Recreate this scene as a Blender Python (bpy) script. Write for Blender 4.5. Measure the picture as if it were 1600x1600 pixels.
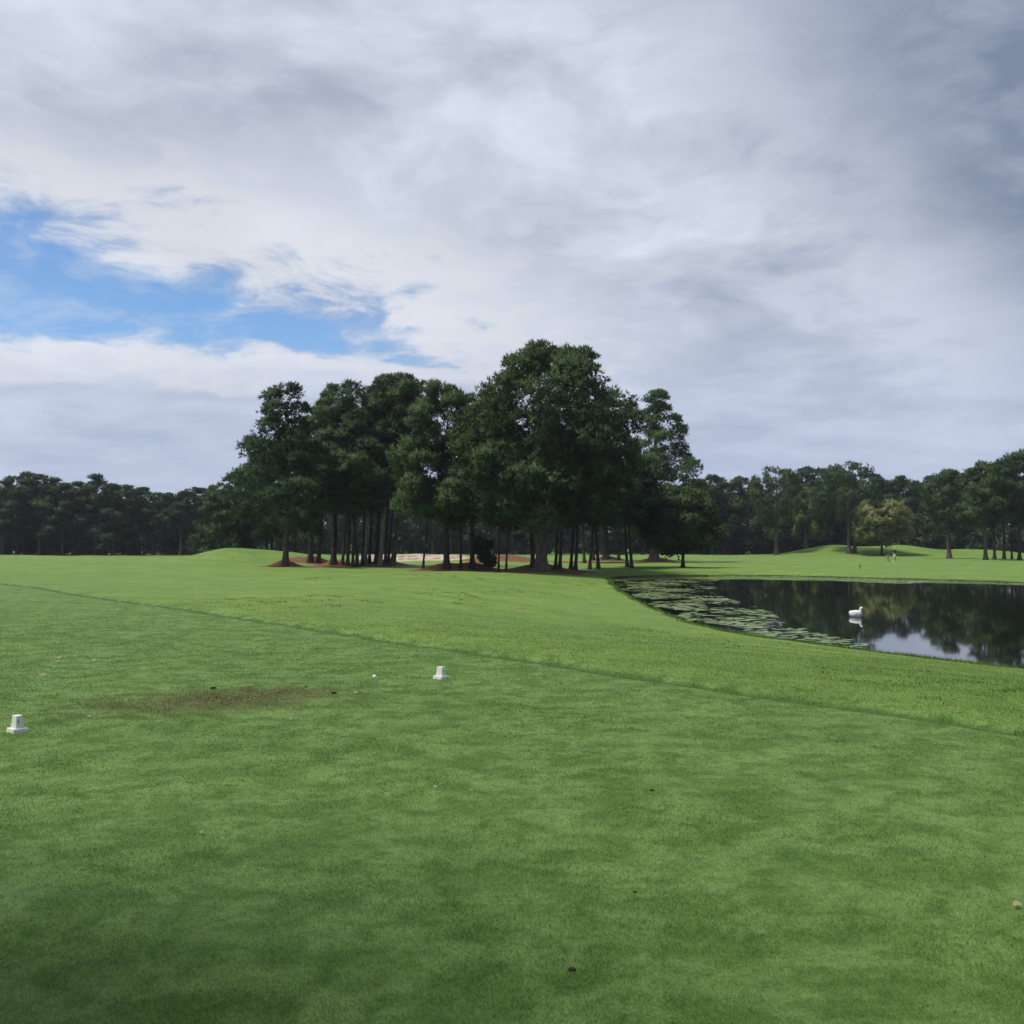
import bpy, bmesh, math, random
import numpy as np
from mathutils import Vector, Matrix
for o in list(bpy.data.objects): bpy.data.objects.remove(o)
S = bpy.context.scene
COL = S.collection
R = math.radians
random.seed(5)

# ------------------------------------------------------------------ camera, sky, sun, exposure
CAM_H, F = 1.6, 1600.0                      # eye height in metres, focal length in photo pixels (photo is 1600 wide)
PITCH = math.atan(50 / F)
cam_data = bpy.data.cameras.new('camera')
cam = bpy.data.objects.new('camera', cam_data); COL.objects.link(cam)
cam_data.sensor_width = 36; cam_data.lens = 36
cam_data.clip_end = 6000; cam_data.clip_start = 0.05
cam.location = (0, 0, CAM_H); cam.rotation_euler = (math.pi / 2 + PITCH, 0, 0)
S.camera = cam
S.view_settings.view_transform = 'Standard'; S.view_settings.look = 'None'
S.view_settings.gamma = 1.0; S.view_settings.use_curve_mapping = False
S.view_settings.exposure = 0.85

SUN_EL, SUN_AZ = R(64), R(250)              # azimuth clockwise from +Y: behind the camera, to the left
sun_data = bpy.data.lights.new('sun', 'SUN'); sun = bpy.data.objects.new('sun', sun_data); COL.objects.link(sun)
sun_data.energy = 2.0; sun_data.angle = R(12); sun_data.color = (1.0, 0.95, 0.86)
sd = Vector((math.sin(SUN_AZ) * math.cos(SUN_EL), math.cos(SUN_AZ) * math.cos(SUN_EL), math.sin(SUN_EL)))
sun.rotation_euler = sd.to_track_quat('Z', 'Y').to_euler(); sun.location = (0, 0, 60)

class NT:
    """small helper to write node trees"""
    def __init__(s, tree): s.t = tree; s.n = tree.nodes; s.l = tree.links; s.n.clear()
    def new(s, kind, **kw):
        n = s.n.new(kind)
        for k, v in kw.items(): setattr(n, k, v)
        return n
    def put(s, sock, v):
        if hasattr(v, 'is_linked') or isinstance(v, bpy.types.NodeSocket): s.l.new(v, sock)
        elif v is not None:
            if isinstance(v, (tuple, list)) and len(v) == 3 and sock.type == 'RGBA': v = (*v, 1)
            sock.default_value = v
    def math(s, op, a, b=None, c=None, clamp=False):
        n = s.new('ShaderNodeMath', operation=op); n.use_clamp = clamp
        for i, v in enumerate((a, b, c)):
            if v is not None: s.put(n.inputs[i], v)
        return n.outputs[0]
    def vmath(s, op, a, b=None, out=0):
        n = s.new('ShaderNodeVectorMath', operation=op)
        s.put(n.inputs[0], a)
        if b is not None:
            if op == 'SCALE': s.put(n.inputs['Scale'], b)
            else: s.put(n.inputs[1], b)
        return n.outputs['Value'] if op in ('DOT_PRODUCT', 'LENGTH', 'DISTANCE') else n.outputs[0]
    def noise(s, vec, scale, detail=4, rough=0.55, dist=0.0, dim='3D'):
        n = s.new('ShaderNodeTexNoise', noise_dimensions=dim)
        s.put(n.inputs['Vector'], vec); n.inputs['Scale'].default_value = scale
        n.inputs['Detail'].default_value = detail; n.inputs['Roughness'].default_value = rough
        n.inputs['Distortion'].default_value = dist
        return n.outputs['Fac']
    def ramp(s, v, lo, hi, a=0.0, b=1.0, smooth=True):
        n = s.new('ShaderNodeMapRange', interpolation_type='SMOOTHSTEP' if smooth else 'LINEAR')
        s.put(n.inputs['Value'], v)
        for k, q in zip(('From Min', 'From Max', 'To Min', 'To Max'), (lo, hi, a, b)): s.put(n.inputs[k], q)
        return n.outputs[0]
    def mix(s, f, a, b, mode='MIX'):
        n = s.new('ShaderNodeMix', data_type='RGBA', blend_type=mode)
        s.put(n.inputs[0], f); s.put(n.inputs[6], a); s.put(n.inputs[7], b)
        return n.outputs[2]
    def comb(s, x, y, z):
        n = s.new('ShaderNodeCombineXYZ')
        for i, v in enumerate((x, y, z)): s.put(n.inputs[i], v)
        return n.outputs[0]
    def sep(s, v):
        n = s.new('ShaderNodeSeparateXYZ'); s.put(n.inputs[0], v); return n.outputs

W = bpy.data.worlds.new('World'); S.world = W; W.use_nodes = True
def build_sky():
    t = NT(W.node_tree)
    sky = t.new('ShaderNodeTexSky', sky_type='NISHITA'); sky.sun_disc = False
    sky.sun_elevation = SUN_EL; sky.sun_rotation = SUN_AZ
    sky.air_density = 1.0; sky.dust_density = 0.0; sky.ozone_density = 3.0
    d = t.new('ShaderNodeTexCoord').outputs['Generated']
    x, y, z = t.sep(d)
    zz = t.math('ADD', t.math('MAXIMUM', z, 0.0), 0.18)
    px, py = t.math('DIVIDE', x, zz), t.math('DIVIDE', y, zz)     # where the view ray meets the cloud deck
    P = t.comb(px, py, 0.0)
    # domain warp for ragged edges
    wn = t.new('ShaderNodeTexNoise'); t.put(wn.inputs['Vector'], P); wn.inputs['Scale'].default_value = 1.9
    wn.inputs['Detail'].default_value = 3
    wv = t.vmath('SCALE', t.vmath('SUBTRACT', wn.outputs['Color'], (0.5, 0.5, 0.5)), 0.36)
    PW = t.vmath('ADD', P, wv)
    big = t.noise(PW, 0.95, 3, 0.5)
    mid = t.noise(PW, 2.8, 7, 0.58)
    fin = t.noise(PW, 8.0, 8, 0.62)
    # the opening in the deck, where blue shows
    wx, wy, _ = t.sep(PW)
    hx, hy = t.math('SUBTRACT', wx, -1.0), t.math('SUBTRACT', wy, 2.19)
    ax = t.math('ADD', t.math('MULTIPLY', hx, 0.90), t.math('MULTIPLY', hy, 0.43))
    ay = t.math('ADD', t.math('MULTIPLY', hx, -0.43), t.math('MULTIPLY', hy, 0.90))
    ed = t.math('SQRT', t.math('ADD', t.math('POWER', t.math('DIVIDE', ax, 0.80), 2.0), t.math('POWER', t.math('DIVIDE', ay, 0.36), 2.0)))
    for tx, ty, tr, ta in ((-0.68, 2.10, 0.17, 0.62), (-0.50, 2.33, 0.14, 0.55)):      # cloud tongue that hangs into the opening
        dq = t.math('DIVIDE', t.vmath('DISTANCE', PW, (tx, ty, 0.0)), tr)
        ed = t.math('ADD', ed, t.math('MULTIPLY', t.math('EXPONENT', t.math('MULTIPLY', t.math('MULTIPLY', dq, dq), -1.0)), ta))
    nz = t.math('ADD', t.math('MULTIPLY', t.math('SUBTRACT', mid, 0.5), 2.2), t.math('MULTIPLY', t.math('SUBTRACT', fin, 0.5), 0.9))
    cover = t.ramp(t.math('ADD', ed, nz), 0.62, 1.28)
    haze_low = t.ramp(z, 0.0, 0.13, 0.55, 0.0)
    thin = t.ramp(t.math('ADD', fin, t.math('MULTIPLY', mid, 0.6)), 0.72, 1.05, 0.0, 0.35)   # wisps inside the opening
    cover = t.math('MAXIMUM', t.math('MAXIMUM', cover, haze_low), thin)
    # deck brightness: thick grey masses and thin bright seams
    shade = t.math('ADD', t.math('ADD', t.math('MULTIPLY', big, 0.55), t.math('MULTIPLY', mid, 0.85)), t.math('MULTIPLY', t.math('SUBTRACT', fin, 0.3), t.ramp(z, 0.08, 0.3, 0.0, 0.16)))
    rd = t.math('ADD', t.math('ADD', t.math('SUBTRACT', px, t.math('MULTIPLY', py, 0.85)), 0.986), t.math('MULTIPLY', t.math('SUBTRACT', mid, 0.5), 1.3))
    rightdark = t.ramp(rd, -0.10, 0.45, 0.0, 0.30)
    shade = t.math('SUBTRACT', t.math('ADD', shade, 0.0), rightdark)
    v = t.ramp(shade, 0.38, 0.90, smooth=False)
    cl = t.mix(v, (0.115, 0.143, 0.205), (0.418, 0.446, 0.505))
    cl = t.mix(t.ramp(z, 0.02, 0.30, 0.75, 0.0), cl, (0.265, 0.310, 0.415))
    rim = t.math('MULTIPLY', t.ramp(t.math('ADD', ed, nz), 0.85, 1.15), t.ramp(t.math('ADD', ed, nz), 1.25, 1.9, 1.0, 0.0))
    cl = t.mix(t.math('MULTIPLY', rim, 0.55), cl, (0.47, 0.475, 0.50))
    skyc = t.vmath('MULTIPLY', sky.outputs[0], (0.058, 0.069, 0.079))
    out = t.mix(cover, skyc, cl)
    bg = t.new('ShaderNodeBackground'); t.put(bg.inputs[0], out); bg.inputs[1].default_value = 1.0
    o = t.new('ShaderNodeOutputWorld'); t.l.new(bg.outputs[0], o.inputs[0])
build_sky()

# ------------------------------------------------------------------ object helpers
def tag(o, label=None, cat=None, group=None, kind=None):
    for k, v in (('label', label), ('category', cat), ('group', group), ('kind', kind)):
        if v: o[k] = v
    return o
def link(name, me, mat=None, parent=None):
    o = bpy.data.objects.new(name, me); COL.objects.link(o)
    if mat and me is not None and not me.materials: me.materials.append(mat)
    if parent: o.parent = parent
    return o
def empty(name, loc=(0, 0, 0), rz=0.0):
    o = bpy.data.objects.new(name, None); COL.objects.link(o); o.empty_display_size = 0.3
    o.location = loc; o.rotation_euler = (0, 0, rz); return o
def np_mesh(name, v, f, smooth=False, normals=None):
    """v (N,3), f (M,k) with k = 3 or 4"""
    v = np.asarray(v, np.float32); f = np.asarray(f, np.int32)
    me = bpy.data.meshes.new(name)
    me.vertices.add(len(v)); me.vertices.foreach_set('co', v.ravel())
    k = f.shape[1]
    me.loops.add(f.size); me.loops.foreach_set('vertex_index', f.ravel())
    me.polygons.add(len(f)); me.polygons.foreach_set('loop_start', np.arange(0, f.size, k, dtype=np.int32))
    if smooth: me.polygons.foreach_set('use_smooth', np.ones(len(f), bool))
    me.update(calc_edges=True); me.validate()
    if normals is not None: me.normals_split_custom_set_from_vertices(normals.astype(np.float32))
    return me
def bm_mesh(name, bm, smooth=False):
    me = bpy.data.meshes.new(name); bm.to_mesh(me); bm.free()
    if smooth:
        for p in me.polygons: p.use_smooth = True
    return me
def tube(pts, rad, n=7):
    """tapered tube as numpy arrays; pts (K,3), rad (K,)"""
    pts = np.asarray(pts, float); K = len(pts)
    tg = np.gradient(pts, axis=0); tg /= np.linalg.norm(tg, axis=1)[:, None] + 1e-9
    ref = np.array([0, 1, 0.01]) if abs(tg[0][1]) < 0.9 else np.array([1, 0, 0.01])
    a = np.cross(tg, ref); a /= np.linalg.norm(a, axis=1)[:, None]; b = np.cross(tg, a)
    th = np.arange(n) * 2 * np.pi / n
    v = pts[:, None] + np.asarray(rad)[:, None, None] * (np.cos(th)[None, :, None] * a[:, None] + np.sin(th)[None, :, None] * b[:, None])
    v = v.reshape(-1, 3)
    i = np.arange(K - 1)[:, None] * n; j = np.arange(n)[None]; j2 = (j + 1) % n
    f = np.stack([i + j, i + j2, i + n + j2, i + n + j], -1).reshape(-1, 4)
    return v, f
def merge(parts):
    vs, fs, o = [], [], 0
    for v, f in parts: vs.append(v); fs.append(f + o); o += len(v)
    return np.concatenate(vs), np.concatenate(fs)

# ------------------------------------------------------------------ terrain function
def sst(a, b, x):
    t = np.clip((x - a) / (b - a), 0, 1); return t * t * (3 - 2 * t)
WATER = -1.1
POND = [(11, 21.9), (9.75, 24), (8.7, 26.2), (7.8, 28.2), (6.75, 30.9), (5.95, 36.6), (5.9, 45.5), (6.2, 57.6), (6.9, 69.7),
        (7.9, 80), (10.7, 85.0), (16.4, 86.9), (21.6, 86.0), (25.7, 82.3), (29.4, 78.3), (32.6, 74.5), (35.3, 70.0), (40, 62), (45, 50),
        (44, 36), (36, 24), (26, 17), (18, 15.6), (14, 17.6)]
def catmull(pts, n):
    p = np.array(pts); out = []
    for i in range(len(p)):
        a, b, c, d = p[i - 1], p[i], p[(i + 1) % len(p)], p[(i + 2) % len(p)]
        for k in range(n):
            t = k / n
            out.append(0.5 * (2 * b + (c - a) * t + (2 * a - 5 * b + 4 * c - d) * t ** 2 + (3 * b - a - 3 * c + d) * t ** 3))
    return np.array(out)
PC = catmull(POND, 5)
_rs = np.random.RandomState(3)
PC = PC + _rs.normal(0, 0.06, PC.shape) * np.clip(PC[:, 1:2] / 40, 0.5, 1.6)
def pond_dist(x, y):
    """positive outside, negative inside"""
    x = np.asarray(x, float); y = np.asarray(y, float)
    d2 = np.full(x.shape, 1e9); ins = np.zeros(x.shape, bool)
    for i in range(len(PC)):
        ax, ay = PC[i - 1]; bx, by = PC[i]
        dx, dy = bx - ax, by - ay
        t = np.clip(((x - ax) * dx + (y - ay) * dy) / (dx * dx + dy * dy + 1e-12), 0, 1)
        d2 = np.minimum(d2, (x - ax - t * dx) ** 2 + (y - ay - t * dy) ** 2)
        c = (ay > y) != (by > y)
        if dy != 0: ins ^= c & (x < ax + (y - ay) * dx / dy)
    return np.where(ins, -1, 1) * np.sqrt(d2)
def tee_s(x, y): return (x - 4.34) * 0.795 + (y - 8.68) * 0.607
MOUNDS = [(-31.3, 115, 1.72, 5.2, 7), (-24.5, 118, 1.0, 4.5, 6), (-75, 150, 0.35, 14, 10), (62.5, 200, 1.95, 8, 8), (76, 202, 1.95, 7.5, 8), (92, 205, 1.25, 10, 8),
          (-19, 139, 0.75, 4, 2.6), (-13, 139, 0.8, 4, 2.6), (-7, 139, 0.8, 4, 2.6), (-1, 126, 0.9, 4.5, 5), (30, 175, 0.45, 14, 10)]
STRAW = [(-21.2, 95.5, 1.9), (-21.6, 112, 2.4), (-17.5, 103, 2.6), (-13.2, 105, 3.2), (-5.6, 87, 2.8), (-3.3, 88, 2.2), (2.4, 85.6, 3.4), (18.2, 130, 3.2), (13.2, 141, 3.0)]
def terrain(x, y):
    x = np.asarray(x, float); y = np.asarray(y, float)
    s = tee_s(x, y)
    z = -0.7 * sst(0, 46, s)
    z = z + 0.028 * sst(0.0, 0.25, s) - 0.05 * np.exp(-(s / 0.10) ** 2) * sst(-6, 0, y)
    z = z + sst(14, 40, np.hypot(x, y)) * (0.05 * np.sin(x * 0.31 + 1.3) * np.sin(y * 0.23) + 0.03 * np.sin(x * 0.9 + y * 0.6))
    z = z + 0.012 * np.sin(x * 2.1 + y * 0.7) * np.sin(y * 1.7 - x * 0.5)
    for mx, my, h, sx, sy in MOUNDS: z = z + h * np.exp(-((x - mx) / sx) ** 2 - ((y - my) / sy) ** 2)
    for mx, my, r in STRAW: z = z + 0.58 * np.exp(-((x - mx) ** 2 + ((y - my) / 1.0) ** 2) / (r * 0.62) ** 2)
    dd = pond_dist(x, y)
    wd = np.interp(y, [20, 60, 90], [12.5, 9, 5.0])
    f = np.clip(dd / wd, 0, 1); f = 1 - (1 - f) ** 1.25
    zo = WATER + 0.03 + (z - WATER - 0.03) * f
    zi = WATER + 0.03 - np.minimum(1.3, 0.4 * -dd)
    return np.where(dd < 0, zi, zo)
def pix_dir(px, py):
    u, v = (px - 800) / F, (800 - py) / F
    c, s_ = math.cos(PITCH), math.sin(PITCH)
    return np.array([u, c - v * s_, s_ + v * c])
def on_ground(px, py):
    """ground point that lies at that place of the photograph"""
    d = pix_dir(px, py); t = np.concatenate([np.linspace(2.5, 60, 900), np.linspace(60.1, 300, 900)])
    X = d[0] * t; Y = d[1] * t; Z = CAM_H + d[2] * t
    h = terrain(X, Y); k = np.argmax(Z <= h)
    if k == 0: k = len(t) - 1
    return np.array([X[k], Y[k], h[k]])

# ------------------------------------------------------------------ materials
def principled(t, col, rough=0.6, spec=0.3, normal=None, **kw):
    b = t.new('ShaderNodeBsdfPrincipled')
    t.put(b.inputs['Base Color'], col); t.put(b.inputs['Roughness'], rough); t.put(b.inputs['Specular IOR Level'], spec)
    for k, v in kw.items(): t.put(b.inputs[k.replace('_', ' ')], v)
    if normal is not None: t.l.new(normal, b.inputs['Normal'])
    return b
def finish(t, shader):
    o = t.new('ShaderNodeOutputMaterial'); t.l.new(shader, o.inputs[0])
def newmat(name):
    m = bpy.data.materials.new(name); m.use_nodes = True; return m, NT(m.node_tree)
def bump(t, h, strength, dist):
    b = t.new('ShaderNodeBump'); t.put(b.inputs['Height'], h); b.inputs['Strength'].default_value = strength
    b.inputs['Distance'].default_value = dist; return b.outputs[0]

def turf_colour(t, pos):
    x, y, z = t.sep(pos)
    s = t.math('ADD', t.math('MULTIPLY', t.math('SUBTRACT', x, 4.34), 0.795), t.math('MULTIPLY', t.math('SUBTRACT', y, 8.68), 0.607))
    n1 = t.noise(pos, 0.07, 3); n2 = t.noise(pos, 0.55, 4); n3 = t.noise(pos, 2.3, 5, 0.6); n4 = t.noise(pos, 11, 5, 0.65); n5 = t.noise(pos, 4.6, 4, 0.6, 0.6)
    s2 = t.math('ADD', s, t.math('MULTIPLY', t.math('SUBTRACT', n3, 0.5), 0.35))
    fr = t.ramp(s2, -0.05, 0.5)
    tee = t.mix(t.ramp(n2, 0.35, 0.66), (0.118, 0.212, 0.042), (0.176, 0.288, 0.070))
    blades = t.mix(t.ramp(n3, 0.40, 0.60), (0.080, 0.162, 0.026), (0.205, 0.315, 0.098))   # patches of different cultivars / dew
    tee = t.mix(0.5, tee, blades)
    fringe = t.mix(t.ramp(n2, 0.35, 0.65), (0.170, 0.266, 0.048), (0.228, 0.340, 0.066))
    fringe = t.mix(t.ramp(n1, 0.4, 0.62, 0.0, 0.4), fringe, (0.140, 0.250, 0.066))
    c = t.mix(fr, tee, fringe)
    c = t.mix(t.ramp(n5, 0.36, 0.50, 0.40, 0.0), c, (0.055, 0.130, 0.018))
    # uneven tone at clump scale
    c = t.mix(t.ramp(n4, 0.30, 0.62, 0.35, 0.0), c, (0.035, 0.085, 0.016))
    # longer darker grass along the mowing edge
    ln = t.math('MULTIPLY', t.ramp(t.math('ABSOLUTE', t.math('ADD', s, t.math('MULTIPLY', t.math('SUBTRACT', n3, 0.5), 0.22))), 0.04, 0.15, 1.0, 0.0), t.ramp(n3, 0.3, 0.6, 0.45, 0.85))
    c = t.mix(ln, c, (0.030, 0.078, 0.014))
    # worn ground between the markers
    ax = t.math('ADD', t.math('MULTIPLY', t.math('SUBTRACT', x, -3.0), 0.90), t.math('MULTIPLY', t.math('SUBTRACT', y, 10.6), 0.43))
    ay = t.math('ADD', t.math('MULTIPLY', t.math('SUBTRACT', x, -3.0), -0.43), t.math('MULTIPLY', t.math('SUBTRACT', y, 10.6), 0.90))
    e = t.math('SQRT', t.math('ADD', t.math('POWER', t.math('DIVIDE', ax, 1.75), 2.0), t.math('POWER', t.math('DIVIDE', ay, 1.15), 2.0)))
    e = t.math('ADD', e, t.math('MULTIPLY', t.math('SUBTRACT', n3, 0.5), 1.4))
    worn = t.math('MULTIPLY', t.ramp(e, 0.20, 1.15, 1.0, 0.0), t.ramp(n4, 0.38, 0.58, 0.35, 0.95))
    c = t.mix(worn, c, t.mix(t.ramp(n4, 0.5, 0.68), (0.075, 0.070, 0.022), (0.185, 0.128, 0.050)))
    mud = t.ramp(t.math('ADD', z, t.math('MULTIPLY', n4, 0.06)), WATER + 0.05, WATER + 0.085, 1.0, 0.0)
    c = t.mix(mud, c, (0.045, 0.040, 0.022))
    return c, fr, worn, n4

def turf_material(name, blade=False):
    m, t = newmat(name)
    g = t.new('ShaderNodeNewGeometry')
    c, s, worn, n4 = turf_colour(t, g.outputs['Position'])
    if blade:
        r = g.outputs['Random Per Island']
        c = t.mix(1.0, c, t.mix(s, (1.35, 1.32, 1.20), (1.32, 1.28, 1.30)), 'MULTIPLY')
        c = t.mix(t.ramp(r, 0, 1, 0.0, 0.30, False), c, (0.24, 0.34, 0.12))
        c = t.mix(t.ramp(r, 0.96, 0.99, 0.0, 0.7), c, (0.36, 0.32, 0.15))
        b = principled(t, c, 0.5, 0.35)
        tr = t.new('ShaderNodeBsdfTranslucent'); t.put(tr.inputs[0], c)
        mx = t.new('ShaderNodeMixShader'); mx.inputs[0].default_value = 0.4
        t.l.new(b.outputs[0], mx.inputs[1]); t.l.new(tr.outputs[0], mx.inputs[2]); finish(t, mx.outputs[0])
    else:
        f1 = t.noise(g.outputs['Position'], 45, 4, 0.7); f2 = t.noise(g.outputs['Position'], 170, 3, 0.7)
        c = t.mix(t.ramp(f1, 0.32, 0.55, 0.35, 0.0), c, (0.035, 0.085, 0.016))
        h = t.math('ADD', f1, t.math('MULTIPLY', f2, 0.6))
        h = t.math('ADD', h, t.math('MULTIPLY', n4, 1.5))
        b = principled(t, c, 0.75, 0.2, bump(t, h, 0.55, 0.03))
        finish(t, b.outputs[0])
    return m

def foliage_material(name, dark, light, transl=0.25, rough=0.5, hue=0.0, dead=None):
    m, t = newmat(name)
    g = t.new('ShaderNodeNewGeometry'); oi = t.new('ShaderNodeObjectInfo')
    tc = t.new('ShaderNodeTexCoord')
    n = t.noise(tc.outputs['Object'], 0.42, 3)
    f = t.math('ADD', t.math('MULTIPLY', g.outputs['Random Per Island'], 0.35), t.ramp(n, 0.3, 0.7, 0.0, 0.65))
    c = t.mix(f, dark, light)
    c = t.mix(t.math('MULTIPLY', oi.outputs['Random'], 0.35), c, (light[0] * 1.15, light[1] * 0.95, light[2] * 0.75))
    if dead: c = t.mix(t.ramp(g.outputs['Random Per Island'], 0.93, 0.97, 0, 0.8), c, dead)
    b = principled(t, c, rough, 0.12)
    tr = t.new('ShaderNodeBsdfTranslucent'); t.put(tr.inputs[0], c)
    mx = t.new('ShaderNodeMixShader'); mx.inputs[0].default_value = transl
    t.l.new(b.outputs[0], mx.inputs[1]); t.l.new(tr.outputs[0], mx.inputs[2]); finish(t, mx.outputs[0])
    return m

def bark_material(name, a, b_, scale=1.0):
    m, t = newmat(name)
    tc = t.new('ShaderNodeTexCoord').outputs['Object']
    mp = t.new('ShaderNodeMapping'); t.put(mp.inputs['Vector'], tc); mp.inputs['Scale'].default_value = (1, 1, 0.28)
    v = t.new('ShaderNodeTexVoronoi'); t.put(v.inputs['Vector'], mp.outputs[0]); v.inputs['Scale'].default_value = 9 * scale
    n = t.noise(mp.outputs[0], 5 * scale, 6, 0.65); n2 = t.noise(tc, 0.7, 3)
    f = t.math('MULTIPLY', t.ramp(v.outputs['Distance'], 0.05, 0.5), n)
    c = t.mix(t.ramp(n, 0.3, 0.7), a, b_)
    c = t.mix(t.ramp(n2, 0.35, 0.65, 0, 0.35), c, (b_[0] * 0.8, b_[1] * 0.95, b_[2] * 0.85))
    b = principled(t, c, 0.9, 0.15, bump(t, t.math('SUBTRACT', 1.0, f), 0.9, 0.06)); finish(t, b.outputs[0]); return m

def simple_material(name, col, rough=0.5, spec=0.4, var=0.15, scale=20, bmp=0.1, bd=0.003, col2=None):
    m, t = newmat(name)
    tc = t.new('ShaderNodeTexCoord').outputs['Object']
    n = t.noise(tc, scale, 5, 0.6)
    c2 = col2 or tuple(q * (1 - var) for q in col)
    c = t.mix(t.ramp(n, 0.35, 0.7), c2, col)
    b = principled(t, c, rough, spec, bump(t, n, bmp, bd) if bmp else None); finish(t, b.outputs[0]); return m

def straw_material():
    m, t = newmat('pine_straw'); pos = t.new('ShaderNodeNewGeometry').outputs['Position']
    n1 = t.noise(pos, 0.8, 4); n2 = t.noise(pos, 14, 5, 0.7)
    c = t.mix(t.ramp(n2, 0.3, 0.7), (0.105, 0.044, 0.024), (0.28, 0.122, 0.070))
    c = t.mix(t.ramp(n1, 0.3, 0.7, 0, 0.35), c, (0.15, 0.085, 0.05))
    finish(t, principled(t, c, 0.9, 0.1, bump(t, n2, 0.7, 0.06)).outputs[0]); return m
def sand_material():
    m, t = newmat('bunker_sand'); pos = t.new('ShaderNodeNewGeometry').outputs['Position']
    z = t.sep(pos)[2]; n1 = t.noise(pos, 0.9, 5); n2 = t.noise(pos, 9, 5, 0.7)
    c = t.mix(t.ramp(n2, 0.3, 0.7), (0.46, 0.38, 0.28), (0.58, 0.50, 0.38))
    c = t.mix(t.math('MULTIPLY', t.ramp(n1, 0.42, 0.60), 0.6), c, (0.17, 0.105, 0.06))
    finish(t, principled(t, c, 0.95, 0.1, bump(t, t.math('ADD', n1, n2), 0.6, 0.08)).outputs[0]); return m
def water_material():
    m, t = newmat('pond_water'); pos = t.new('ShaderNodeNewGeometry').outputs['Position']
    mp = t.new('ShaderNodeMapping'); t.put(mp.inputs['Vector'], pos); mp.inputs['Scale'].default_value = (0.7, 1.3, 1)
    n = t.noise(mp.outputs[0], 1.1, 3, 0.5); n2 = t.noise(mp.outputs[0], 5, 2, 0.5)
    h = t.math('ADD', n, t.math('MULTIPLY', n2, 0.16))
    b = principled(t, (0.006, 0.009, 0.006), 0.03, 0.5, bump(t, h, 0.02, 0.03)); b.inputs['IOR'].default_value = 1.33
    finish(t, b.outputs[0]); return m
def pad_material():
    m, t = newmat('floating_pads'); g = t.new('ShaderNodeNewGeometry')
    r = g.outputs['Random Per Island']; n = t.noise(g.outputs['Position'], 0.35, 3)
    c = t.mix(r, (0.12, 0.21, 0.05), (0.25, 0.35, 0.105)); c = t.mix(t.ramp(n, 0.4, 0.65, 0, 0.5), c, (0.29, 0.36, 0.155))
    finish(t, principled(t, c, 0.4, 0.45).outputs[0]); return m

M = {}
M['turf'] = turf_material('turf'); M['blade'] = turf_material('grass_blades', True)
M['pine'] = foliage_material('pine_needles', (0.017, 0.044, 0.018), (0.078, 0.140, 0.052), 0.22, 0.6)
M['pine_blue'] = foliage_material('far_pine_needles', (0.018, 0.040, 0.020), (0.052, 0.094, 0.042), 0.2, 0.6)
M['pine_lime'] = foliage_material('young_pine_needles', (0.032, 0.070, 0.024), (0.095, 0.165, 0.055), 0.25)
M['oak'] = foliage_material('oak_leaves', (0.030, 0.060, 0.022), (0.082, 0.132, 0.048), 0.25)
M['lime'] = foliage_material('bright_leaves', (0.050, 0.105, 0.022), (0.125, 0.205, 0.045), 0.3)
M['autumn'] = foliage_material('yellowing_leaves', (0.165, 0.200, 0.070), (0.310, 0.335, 0.145), 0.4)
M['rough'] = foliage_material('rough_grass', (0.075, 0.150, 0.028), (0.150, 0.250, 0.050), 0.35)
M['bark'] = bark_material('pine_bark', (0.050, 0.034, 0.026), (0.150, 0.115, 0.092))
M['bark_dark'] = bark_material('dark_bark', (0.022, 0.017, 0.014), (0.065, 0.050, 0.042))
M['bark_pale'] = bark_material('pale_bark', (0.13, 0.11, 0.09), (0.34, 0.31, 0.27))
M['straw'] = straw_material(); M['sand'] = sand_material(); M['water'] = water_material(); M['pad'] = pad_material()
M['white'] = simple_material('white_plastic', (0.78, 0.77, 0.70), 0.45, 0.4, 0.10, 30, 0.05)
M['slot'] = simple_material('grey_slot', (0.30, 0.30, 0.26), 0.7)
M['clod'] = simple_material('dark_soil', (0.055, 0.040, 0.022), 0.95, 0.1, 0.5, 60, 0.5, 0.01)
M['deadleaf'] = simple_material('dry_leaf', (0.64, 0.55, 0.36), 0.7, 0.2, 0.25, 40)
M['scrap'] = simple_material('divot_scrap', (0.24, 0.175, 0.085), 0.8, 0.1, 0.6, 30)
M['stem'] = simple_material('dry_stem', (0.42, 0.36, 0.20), 0.7, 0.2, 0.3, 40)
M['feather'] = simple_material('white_feathers', (0.80, 0.79, 0.75), 0.7, 0.2, 0.08, 25, 0.3, 0.004)
M['redskin'] = simple_material('red_face_skin', (0.34, 0.10, 0.085), 0.6)
M['bill'] = simple_material('pale_pink_bill', (0.50, 0.27, 0.22), 0.45)
M['black'] = simple_material('black', (0.02, 0.02, 0.02), 0.4)
M['wood'] = simple_material('dark_wood', (0.07, 0.05, 0.035), 0.8)

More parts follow.
